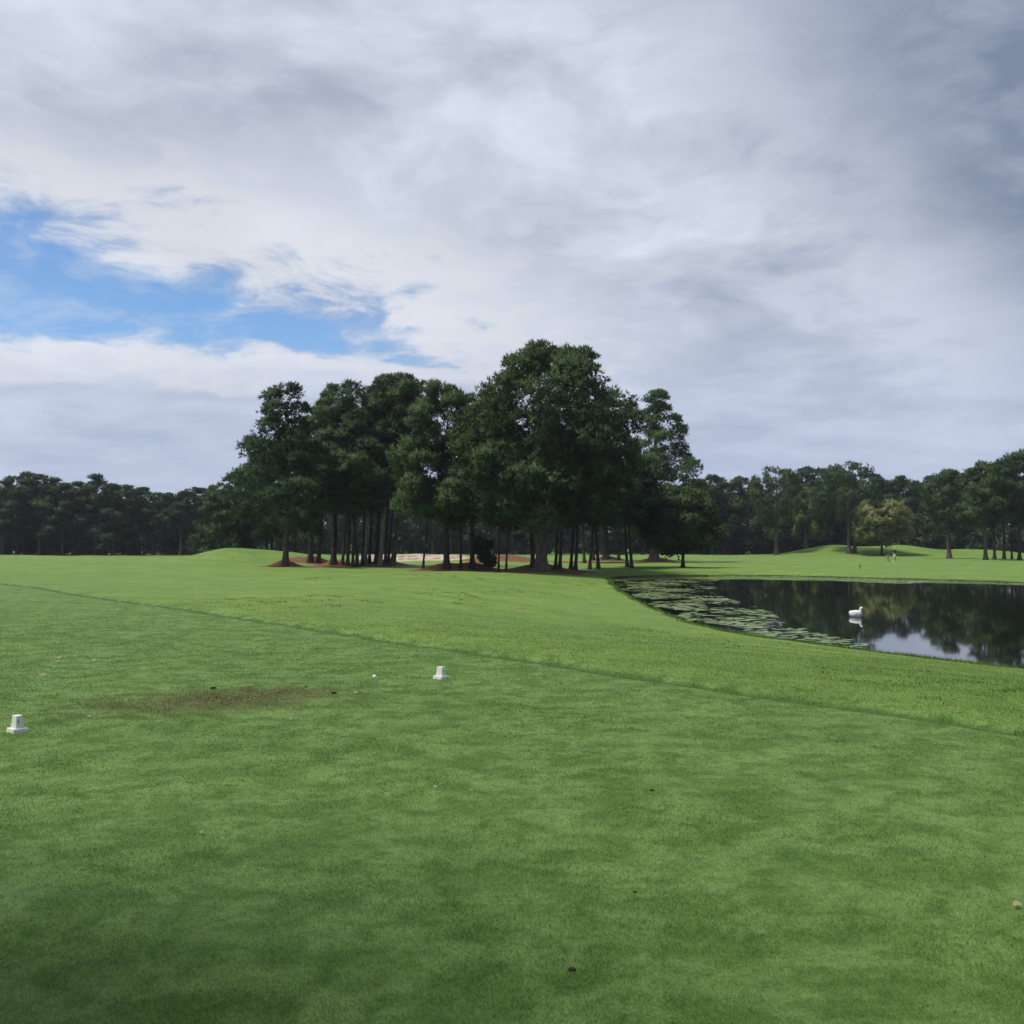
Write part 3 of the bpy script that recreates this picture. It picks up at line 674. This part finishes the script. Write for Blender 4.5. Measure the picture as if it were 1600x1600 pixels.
# ------------------------------------------------------------------ floating pads on the pond
def build_pads():
    rs = np.random.RandomState(21)
    N = 90000
    x = rs.uniform(4, 40, N); y = rs.uniform(20, 90, N); dd = -pond_dist(x, y)
    # band along the left bank, wider in the middle, and a thin strip at the far shore
    wdt = np.interp(y, [22, 24.5, 27, 33, 42, 55, 70, 80, 90], [0.0, 0.3, 1.2, 3.0, 4.5, 4.8, 7.0, 8.5, 4.0])
    left = (x < 24) & (x < 5.9 + wdt * 1.25 + 2)
    nz = np.sin(x * 1.1 + 0.7 * np.sin(y * 0.45)) * np.sin(y * 0.62 + 1.1 * np.sin(x * 0.5)) + 0.6 * np.sin(y * 1.9 + x * 0.8) * np.sin(x * 2.3 - y * .3)
    a = (dd > 0.25) & (dd < wdt) & left & (nz + 0.9 * (1 - dd / (wdt + .01)) + rs.normal(0, 0.45, N) > 0.36 + 0.30 * (y > 55))
    a &= ~((dd < 0.55 + 0.5 * np.sin(y * .8)) & (y > 30))
    b = (y > 66) & (x > 17) & (dd > 0.05) & (dd < 5.0 + 3.0 * np.sin(x * 0.55)) & (rs.rand(N) < 0.9)
    keep = a | b; x, y = x[keep], y[keep]; n = len(x)
    k = 7; th = np.arange(k) * 2 * np.pi / k
    r = (0.04 + 0.10 * rs.rand(n) ** 2)[:, None] * (0.75 + 0.5 * rs.rand(n, k)); ph = rs.rand(n)[:, None] * 6
    st = (1.0 + 0.9 * rs.rand(n))[:, None]
    vx = x[:, None] + r * np.cos(th + ph) * st; vy = y[:, None] + r * np.sin(th + ph)
    vz = WATER + 0.006 + 0.010 * rs.rand(n)[:, None] + 0.004 * rs.rand(n, k)
    v = np.stack([vx, vy, vz], -1).reshape(-1, 3); f = np.arange(n * k).reshape(n, k)
    tag(link('floating_weed', np_mesh('floating_weed', v, f), M['pad']), 'pale green floating pond weed along the bank of the pond', kind='stuff', cat='pond weed')
build_pads()

# ------------------------------------------------------------------ grass
def build_grass():
    rs = np.random.RandomState(9)
    N = 700000
    u = rs.rand(N) ** 1.25; d = 3.0 * (42.0 / 3.0) ** u                      # even in picture rows
    x = (rs.rand(N) * 1.16 - 0.58) * d
    kp = pond_dist(x, d) > 0.1; x, d = x[kp], d[kp]; N = len(x)
    y = d; z = terrain(x, y)
    s = tee_s(x, y)
    patch = np.sin(x * 3.1 + 1.7 * np.sin(y * 1.3)) * np.sin(y * 2.7 + 1.3 * np.sin(x * 1.9))
    fr = np.clip(s / 0.4, 0, 1)
    hgt = (0.006 + 0.0085 * rs.rand(N)) * (1 + 0.25 * patch) * (1 + 0.25 * fr) * (0.75 + 0.25 * np.minimum(d, 12) / 6) * (1.05 - sst(12, 42, d)) * (1 + 0.8 * np.exp(-(s / 0.2) ** 2) * (s > 0.05))
    wid = 0.0011 * d / 3.2 * (0.7 + 0.6 * rs.rand(N)) + 0.0004
    az = rs.rand(N) * 6.283; ln = rs.rand(N) * 0.9
    base = np.stack([x, y, z - 0.002], -1)
    sd_ = np.stack([np.cos(az), np.sin(az), 0 * az], -1) * wid[:, None]
    la = rs.rand(N) * 6.283
    tip = base + np.stack([np.cos(la) * ln * hgt, np.sin(la) * ln * hgt, hgt], -1)
    v = np.stack([base - sd_, base + sd_, tip], 1).reshape(-1, 3)
    tag(link('lawn_grass', np_mesh('lawn_grass', v, np.arange(N * 3).reshape(-1, 3)), M['blade']), 'short mown grass blades of the teeing ground', kind='stuff', cat='grass')
    # longer tufts scattered in the unmown slope towards the pond
    tv = []
    n = 260
    y = 9 + 62 * rs.rand(n * 6) ** 1.3; x = (rs.rand(n * 6) * 1.1 - 0.45) * y; s = tee_s(x, y); dd = pond_dist(x, y)
    ps = np.sin(x * .55 + 1.4 * np.sin(y * .16)) * np.sin(y * .31 + x * .12)
    k = (s > 0.6) & (dd > 0.3) & (dd < 16) & (ps > 0.25); x, y = x[k][:n], y[k][:n]; n = len(x)
    per = 20; K = n * per; pi = np.repeat(np.arange(n), per)
    sz = (0.05 + 0.10 * rs.rand(n))
    bx = x[pi] + rs.normal(0, 1, K) * sz[pi] * 1.5; by = y[pi] + rs.normal(0, 1, K) * sz[pi] * 0.45
    bz = terrain(bx, by) - 0.004
    h = (0.02 + 0.03 * rs.rand(K)); az = rs.rand(K) * 6.28; w = 0.004 + 0.00035 * by
    base = np.stack([bx, by, bz], -1); sd_ = np.stack([np.cos(az) * w, np.sin(az) * w, 0 * w], -1)
    tip = base + np.stack([rs.normal(0, .5, K) * h, rs.normal(0, .5, K) * h, h], -1)
    v = np.stack([base - sd_, base + sd_, tip], 1).reshape(-1, 3)
    tag(link('grass_tufts', np_mesh('grass_tufts', v, np.arange(K * 3).reshape(-1, 3)), M['rough']), 'longer darker grass tufts on the slope above the pond', kind='stuff', cat='grass')
build_grass()
def build_bank():
    rs = np.random.RandomState(17); K = 42000
    i = rs.randint(0, len(PC), K); a, b = PC[i - 1], PC[i]; t = rs.rand(K)[:, None]; p = a + (b - a) * t
    nrm = np.stack([-(b - a)[:, 1], (b - a)[:, 0]], -1); nrm /= np.linalg.norm(nrm, axis=1)[:, None]
    p = p + nrm * rs.normal(0.0, 0.16, K)[:, None]
    dd = pond_dist(p[:, 0], p[:, 1]); k = (dd > -0.05) & (dd < 0.55) & (np.sin(p[:, 0] * 2.1) + np.sin(p[:, 1] * 1.7) + rs.normal(0, .8, K) > -0.6) & (p[:, 1] < 92); p = p[k]; K = len(p)
    z = terrain(p[:, 0], p[:, 1]) - 0.005; h = (0.03 + 0.09 * rs.rand(K) ** 2); az = rs.rand(K) * 6.28; w = 0.004 + 0.0003 * p[:, 1]
    base = np.stack([p[:, 0], p[:, 1], z], -1); sd_ = np.stack([np.cos(az) * w, np.sin(az) * w, 0 * w], -1)
    tip = base + np.stack([rs.normal(0, .5, K) * h, rs.normal(0, .5, K) * h, h], -1)
    v = np.stack([base - sd_, base + sd_, tip], 1).reshape(-1, 3)
    tag(link('bank_grass', np_mesh('bank_grass', v, np.arange(K * 3).reshape(-1, 3)), M['rough']), 'ragged fringe of longer grass along the pond edge', kind='stuff', cat='grass')
build_bank()

# ------------------------------------------------------------------ tee markers, ball, small litter
def frustum(bm, w0, d0, w1, d1, z0, z1):
    v = [bm.verts.new((sx * w / 2, sy * d / 2, z)) for w, d, z in ((w0, d0, z0), (w1, d1, z1)) for sx, sy in ((-1, -1), (1, -1), (1, 1), (-1, 1))]
    for f in ((3, 2, 1, 0), (4, 5, 6, 7), (0, 1, 5, 4), (1, 2, 6, 5), (2, 3, 7, 6), (3, 0, 4, 7)): bm.faces.new([v[i] for i in f])
def bevelled(name, bm, w, mat, parent, seg=2):
    bmesh.ops.bevel(bm, geom=bm.edges[:], offset=w, segments=seg, affect='EDGES', profile=0.6)
    bmesh.ops.recalc_face_normals(bm, faces=bm.faces[:])
    return link(name, bm_mesh(name, bm), mat, parent)
def tee_marker(px, py, rz, label):
    p = on_ground(px, py); root = empty('tee_marker', (p[0], p[1], p[2] + 0.004), rz); tag(root, label, 'tee marker', 'white tee markers')
    b = bmesh.new(); frustum(b, 0.150, 0.130, 0.142, 0.122, -0.012, 0.030); bevelled('base_plate', b, 0.005, M['white'], root)
    b = bmesh.new(); frustum(b, 0.108, 0.070, 0.086, 0.052, 0.029, 0.136); bevelled('body', b, 0.005, M['white'], root)
    b = bmesh.new(); frustum(b, 0.004, 0.010, 0.004, 0.009, 0.060, 0.100)
    o = link('slot', bm_mesh('slot', b), M['slot'], root); o.location = (0.0475, -0.012, 0)
tee_marker(27, 1144, R(-42), 'white tee marker block near the left edge before the worn patch')
tee_marker(689, 1061, R(-42), 'white tee marker block right of the golf ball')
def small_solid(name, px, py, shape, mat, label, cat, group=None, rz=0.0, lift=0.0):
    p = on_ground(px, py); o = link(name, shape, mat); o.location = (p[0], p[1], p[2] + lift); o.rotation_euler = (0, 0, rz)
    return tag(o, label, cat, group)
p = on_ground(585, 1067)
bm = bmesh.new(); bmesh.ops.create_uvsphere(bm, u_segments=28, v_segments=18, radius=0.0235)
m_, t_ = newmat('golf_ball'); vo = t_.new('ShaderNodeTexVoronoi'); t_.put(vo.inputs['Vector'], t_.new('ShaderNodeTexCoord').outputs['Object']); vo.inputs['Scale'].default_value = 260
finish(t_, principled(t_, (0.85, 0.85, 0.84), 0.35, 0.5, bump(t_, t_.ramp(vo.outputs['Distance'], 0.1, 0.6), 0.5, 0.001)).outputs[0])
ball = link('golf_ball', bm_mesh('golf_ball', bm, True), m_); ball.location = (p[0], p[1], p[2] + 0.045 + 0.0225)
tag(ball, 'white golf ball sitting on a tee left of the right tee marker', 'golf ball')
def tee_mesh(name, length=0.07):
    prof = [(0.0, 0.0), (0.0022, 0.012), (0.0026, length - 0.016), (0.0045, length - 0.006), (0.0075, length - 0.001), (0.0060, length), (0.001, length - 0.002)]
    v, f = tube([(0, 0, z) for r, z in prof], [max(r, 0.0004) for r, z in prof], 10); return np_mesh(name, v, f, True)
tee = link('golf_tee', tee_mesh('golf_tee'), M['white']); tee.location = (p[0], p[1], p[2] - 0.024)
tag(tee, 'white peg under the golf ball', 'golf tee')
p = on_ground(622, 1061); bt = link('broken_tee', tee_mesh('broken_tee', 0.045), M['white']); bt.location = (p[0], p[1], p[2] + 0.016)
bt.rotation_euler = (R(88), R(0), R(70)); tag(bt, 'broken white tee lying right of the golf ball', 'golf tee')

def leaf_mesh(seed, L=0.06):
    rs = random.Random(seed); bm = bmesh.new(); rows = []
    for i in range(6):
        t = i / 5; w = L * 0.36 * math.sin(math.pi * (0.08 + 0.88 * t)) * (0.7 + 0.5 * rs.random())
        z = L * 0.14 * math.sin(t * 3 + rs.random()) + 0.004
        rows.append([bm.verts.new((L * (t - .5), s * w, z + s * L * 0.14)) for s in (-1, 0, 1)])
    for a, b in zip(rows, rows[1:]):
        for k in range(2): bm.faces.new((a[k], a[k + 1], b[k + 1], b[k]))
    r = bmesh.ops.solidify(bm, geom=bm.faces[:], thickness=0.0015)
    return bm_mesh('dry_leaf', bm)
LEAF = [(92, 1031, .09, 'dry tan leaf, upper one of the close pair left of the worn patch'), (91, 1036, .07, 'dry tan leaf, lower one of the close pair left of the worn patch'),
        (147, 1034, .08, 'pale dry leaf right of the close pair of leaves'), (118, 1028, .06, 'small pale leaf above the other dry leaves'), (67, 1058, .09, 'pale dry leaf above the left tee marker'),
        (315, 1307, .035, 'small dry leaf on the dark lawn below the worn patch'), (680, 1235, .035, 'small reddish dry leaf in the middle of the lawn'), (1590, 1427, .05, 'curled dry leaf at the right edge of the lawn'),
        (556, 1086, .05, 'pale dry leaf at the right end of the worn patch'), (140, 1124, .05, 'dry tan scrap right of the left tee marker'), (455, 1127, .04, 'pale scrap below the worn patch')]
for k, (px, py, L, lab) in enumerate(LEAF):
    small_solid('dry_leaf', px, py, leaf_mesh(k, L * 0.8), M['deadleaf'], lab, 'leaf', 'dry leaves on the lawn', rz=(k * 1.7) % 0.9 - 0.45, lift=0.016)
def clod_mesh(seed, r):
    rs = random.Random(seed); bm = bmesh.new(); bmesh.ops.create_icosphere(bm, subdivisions=2, radius=r)
    for v in bm.verts: v.co *= 0.7 + 0.55 * rs.random(); v.co.z *= 0.42; v.co.x *= 1.3
    return bm_mesh('soil_clod', bm, True)
for k, (px, py, r, lab) in enumerate([(333, 1077, .035, 'dark soil clod above the worn patch'), (893, 1519, .016, 'dark soil clod low in the middle of the lawn'), (992, 1395, .011, 'small dark clod right of the middle of the lawn'),
                                      (522, 1084, .03, 'brown divot lump at the right end of the worn patch'), (1018, 1236, .016, 'small dark clod on the right lawn'), (478, 1074, .02, 'dark soil lump on top of the worn patch')]):
    small_solid('soil_clod', px, py, clod_mesh(k, r * 0.75), M['clod'], lab, 'clod', 'soil clods on the lawn', lift=r * 0.3)
# divot scraps in the worn patch: too many and small to count
def build_divots():
    rs = np.random.RandomState(4); n = 420
    a = rs.normal(0, 1, n) * 0.8; b = rs.normal(0, 1, n) * 0.22
    x = -2.8 + a * .90 - b * .43; y = 10.7 + a * .43 + b * .9
    L = 0.007 + 0.024 * rs.rand(n) ** 2; az = rs.rand(n) * 6.28; z = terrain(x, y) + 0.010
    c, s = np.cos(az) * L, np.sin(az) * L
    q = np.stack([np.stack([x - c, y - s, z], -1), np.stack([x + s * .5, y - c * .5, z + L * .5 * rs.rand(n)], -1), np.stack([x + c, y + s, z + L * .4], -1), np.stack([x - s * .4, y + c * .4, z + .004], -1)], 1)
    tag(link('divot_scraps', np_mesh('divot_scraps', q.reshape(-1, 3), np.arange(n * 4).reshape(-1, 4)), M['scrap']), 'scattered dry divot scraps on the worn patch', kind='stuff', cat='debris')
build_divots()
def stick(name, px, py, pts, r, label):
    v, f = tube(pts, [r] * (len(pts) - 1) + [r * .5], 6)
    return small_solid(name, px, py, np_mesh(name, v, f, True), M['stem'], label, 'twig')
stick('dry_straw', 1181, 1468, [(0, 0, -0.004), (0.002, 0.004, 0.03), (0.006, 0.01, 0.055)], 0.0016, 'single upright straw coloured stem on the right lawn')
tw = stick('dead_twig', 25, 1516, [(-0.035, -0.03, 0.012), (-0.01, -0.005, 0.020), (0.02, 0.02, 0.018), (0.035, 0.05, 0.022)], 0.0018, 'thin forked dry twig near the lower left corner')
v, f = tube([(-0.01, -0.005, 0.02), (0.012, -0.012, 0.021), (0.03, -0.01, 0.019)], [.0015, .0013, .0008], 6); link('side_twig', np_mesh('side_twig', v, f, True), M['stem'], tw)

# ------------------------------------------------------------------ white duck on the pond
def loft(rings, n=16):
    """rings: (centre x, centre z, half width y, half height z, tilt)"""
    v = []; th = np.arange(n) * 2 * np.pi / n
    for cx, cz, ry, rz_, tilt in rings:
        yy = ry * np.cos(th); zz = rz_ * np.sin(th)
        v.append(np.stack([cx + zz * math.sin(tilt), yy, cz + zz * math.cos(tilt)], -1))
    K = len(rings); v = np.concatenate(v)
    i = np.arange(K - 1)[:, None] * n; j = np.arange(n)[None]; j2 = (j + 1) % n
    return v, np.stack([i + j, i + j2, i + n + j2, i + n + j], -1).reshape(-1, 4)
def build_duck():
    d = pix_dir(1337, 963.5); t = (WATER - CAM_H) / d[2]; loc = (d[0] * t, d[1] * t, WATER)
    root = empty('white_duck', loc, R(-22)); root.scale = (0.86, 0.95, 1.22)
    tag(root, 'white duck with a red face swimming on the dark pond', 'duck')
    body = [(-0.285, 0.135, 0.004, 0.004, 0.5), (-0.27, 0.135, 0.055, 0.022, .4), (-0.235, 0.105, 0.11, 0.080, .25), (-0.14, 0.078, 0.135, 0.110, .1), (-0.03, 0.068, 0.155, 0.132, 0),
            (0.08, 0.068, 0.148, 0.132, 0), (0.15, 0.080, 0.120, 0.122, -.15), (0.19, 0.11, 0.088, 0.098, -.5), (0.205, 0.150, 0.068, 0.076, -1.0), (0.206, 0.185, 0.060, 0.064, -1.3),
            (0.210, 0.215, 0.058, 0.060, -1.2), (0.225, 0.242, 0.060, 0.064, -.9), (0.250, 0.255, 0.058, 0.060, -.5), (0.275, 0.252, 0.048, 0.050, -.2), (0.297, 0.245, 0.033, 0.034, 0), (0.310, 0.240, 0.006, 0.006, 0)]
    v, f = loft(body); link('body', np_mesh('body', v, f, True), M['feather'], root)
    for s in (-1, 1):
        w = [(-0.26, 0.125, 0.006, 0.006, .2), (-0.2, 0.115, 0.016, 0.045, .15), (-0.08, 0.095, 0.024, 0.075, .05), (0.05, 0.092, 0.024, 0.070, 0), (0.12, 0.095, 0.014, 0.04, 0), (0.14, 0.095, 0.002, 0.005, 0)]
        v, f = loft(w, 10); v[:, 1] += s * np.interp(v[:, 0], [-0.26, -0.1, 0.05, 0.14], [0.045, 0.128, 0.140, 0.112]); link('wing', np_mesh('wing', v, f, True), M['feather'], root)
    v, f = loft([(0.250, 0.246, 0.0605, 0.046, -.3), (0.276, 0.243, 0.0525, 0.048, -.2), (0.299, 0.240, 0.036, 0.036, -.1), (0.314, 0.235, 0.022, 0.022, 0)], 14)
    face = link('face', np_mesh('face', v, f, True), M['redskin'], root)
    v, f = loft([(0.303, 0.233, 0.024, 0.022, 0), (0.330, 0.224, 0.023, 0.014, 0), (0.352, 0.217, 0.020, 0.009, 0), (0.362, 0.215, 0.008, 0.004, 0)], 12)
    link('bill', np_mesh('bill', v, f, True), M['bill'], root)
    for s in (-1, 1):
        bm = bmesh.new(); bmesh.ops.create_uvsphere(bm, u_segments=10, v_segments=6, radius=0.0065)
        e = link('eye', bm_mesh('eye', bm, True), M['black'], face); e.location = (0.275, s * 0.050, 0.268)
build_duck()

# ------------------------------------------------------------------ far golfer and stake
def build_person():
    p = on_ground(1398, 878)
    x, y = p[0], p[1]
    if y > 200: y = 186.0; x = (1398 - 800) / F * y
    root = empty('person', (x, y, float(terrain(x, y))), R(200)); tag(root, 'person in a white cap, dark top and white shorts standing on the far green', 'person')
    def skin(name, vs, es, rad, mat, sub=2):
        me = bpy.data.meshes.new(name); me.from_pydata(vs, es, []); o = link(name, me, mat, root)
        o.modifiers.new('skin', 'SKIN'); sv = me.skin_vertices[0].data
        for i, r in enumerate(rad): sv[i].radius = (r, r)
        sv[0].use_root = True
        s = o.modifiers.new('sub', 'SUBSURF'); s.levels = sub; s.render_levels = sub
        return o
    skinm = simple_material('skin', (0.42, 0.26, 0.19), 0.6); dark = simple_material('dark_shirt', (0.02, 0.022, 0.03), 0.8); cream = simple_material('white_shorts', (0.75, 0.73, 0.66), 0.8)
    V = [(0, 0, .95), (0, 0, 1.15), (0, 0.01, 1.38), (0, 0, 1.50), (0, -0.01, 1.60), (0, -0.015, 1.70),
         (.19, 0, 1.42), (.25, -.03, 1.17), (.22, -.16, .97), (.20, -.20, .90), (-.19, 0, 1.42), (-.25, -.02, 1.17), (-.23, -.10, .96), (-.21, -.13, .88),
         (.10, 0, .88), (.12, -.01, .50), (.12, .02, .09), (.13, -.10, .04), (-.10, 0, .88), (-.12, 0, .50), (-.13, .03, .09), (-.14, -.09, .04)]
    E = [(0, 1), (1, 2), (2, 3), (3, 4), (4, 5), (2, 6), (6, 7), (7, 8), (8, 9), (2, 10), (10, 11), (11, 12), (12, 13), (0, 14), (14, 15), (15, 16), (16, 17), (0, 18), (18, 19), (19, 20), (20, 21)]
    rad = [.14, .14, .15, .055, .088, .075, .06, .045, .036, .035, .06, .045, .036, .035, .09, .06, .042, .04, .09, .06, .042, .04]
    skin('body', V, E, rad, skinm)
    skin('shirt', [(0, 0, 1.0), (0, 0, 1.15), (0, .01, 1.38), (0, 0, 1.46), (.20, 0, 1.42), (.245, -.02, 1.2), (-.20, 0, 1.42), (-.245, -.015, 1.2)], [(0, 1), (1, 2), (2, 3), (2, 4), (4, 5), (2, 6), (6, 7)], [.165, .165, .178, .07, .082, .068, .082, .068], dark)
    skin('shorts', [(0, 0, 1.0), (0, 0, .9), (.11, 0, .80), (.125, 0, .52), (-.11, 0, .80), (-.125, 0, .52)], [(0, 1), (1, 2), (2, 3), (1, 4), (4, 5)], [.16, .155, .12, .098, .12, .098], cream)
    for s in (-1, 1):
        v, f = loft([(-.15, .05, .03, .03, 0), (-.05, .06, .05, .05, 0), (.06, .065, .05, .06, 0), (.10, .05, .02, .03, 0)], 10); v = v[:, [1, 0, 2]] + np.array([s * .135, -.02, -0.01]); link('shoe', np_mesh('shoe', v, f, True), M['white'], root)
    bm = bmesh.new(); bmesh.ops.create_uvsphere(bm, u_segments=16, v_segments=10, radius=0.105)
    bmesh.ops.delete(bm, geom=[v for v in bm.verts if v.co.z < -0.01], context='VERTS')
    c = link('cap', bm_mesh('cap', bm, True), M['white'], root); c.location = (0, -.01, 1.69)
    bm = bmesh.new(); bmesh.ops.create_circle(bm, cap_ends=True, segments=16, radius=0.085); bmesh.ops.solidify(bm, geom=bm.faces[:], thickness=0.01)
    b = link('cap_peak', bm_mesh('cap_peak', bm), M['white'], c); b.location = (0, -.11, 0.01)
    # carry bag on two legs beside the golfer
    bx, by_ = x - 0.75, y + 0.1; g = empty('golf_bag', (bx, by_, float(terrain(bx, by_)))); tag(g, 'pale golf bag on stand legs beside the far person', 'golf bag')
    v, f = tube([(0.12, 0, .03), (0, 0, .45), (-.12, 0, .90)], [.12, .125, .13], 12); link('bag', np_mesh('bag', v, f, True), simple_material('bag_cloth', (.35, .36, .32), .8), g)
    for s in (-1, 1): v, f = tube([(-.10, s * .05, .78), (-.30, s * .22, 0.0)], [.012, .010], 6); link('leg', np_mesh('leg', v, f), M['wood'], g)
    for k in range(4):
        q = (-.13 - .03 * (k % 2), -.06 + .04 * k, .88); v, f = tube([q, (q[0] - .04, q[1], 1.06 + .03 * k), (q[0] - .10, q[1], 1.08 + .03 * k)], [.012, .014, .03], 6); link('club', np_mesh('club', v, f), M['wood'], g)
build_person()
p = on_ground(1344, 888.5)
v, f = tube([(0, 0, -0.1), (0, 0, 0.36), (0, 0, 0.40)], [.05, .05, .03], 8); st = link('stake', np_mesh('stake', v, f), M['wood']); st.location = p
tag(st, 'short dark stake on the grass just beyond the pond', 'stake')

# ------------------------------------------------------------------ air
def build_haze():
    bm = bmesh.new(); bmesh.ops.create_cube(bm, size=1.0)
    for v in bm.verts: v.co = (v.co.x * 1900, v.co.y * 1900, -4.0 if v.co.z < 0 else 32.0)
    m, t = newmat('haze'); p = t.new('ShaderNodeVolumePrincipled'); p.inputs['Color'].default_value = (0.80, 0.88, 1.0, 1); p.inputs['Density'].default_value = 0.0002
    o = t.new('ShaderNodeOutputMaterial'); t.l.new(p.outputs[0], o.inputs['Volume'])
    tag(link('haze', bm_mesh('haze', bm), m), 'thin bluish haze over the golf course', kind='stuff', cat='haze')
build_haze()
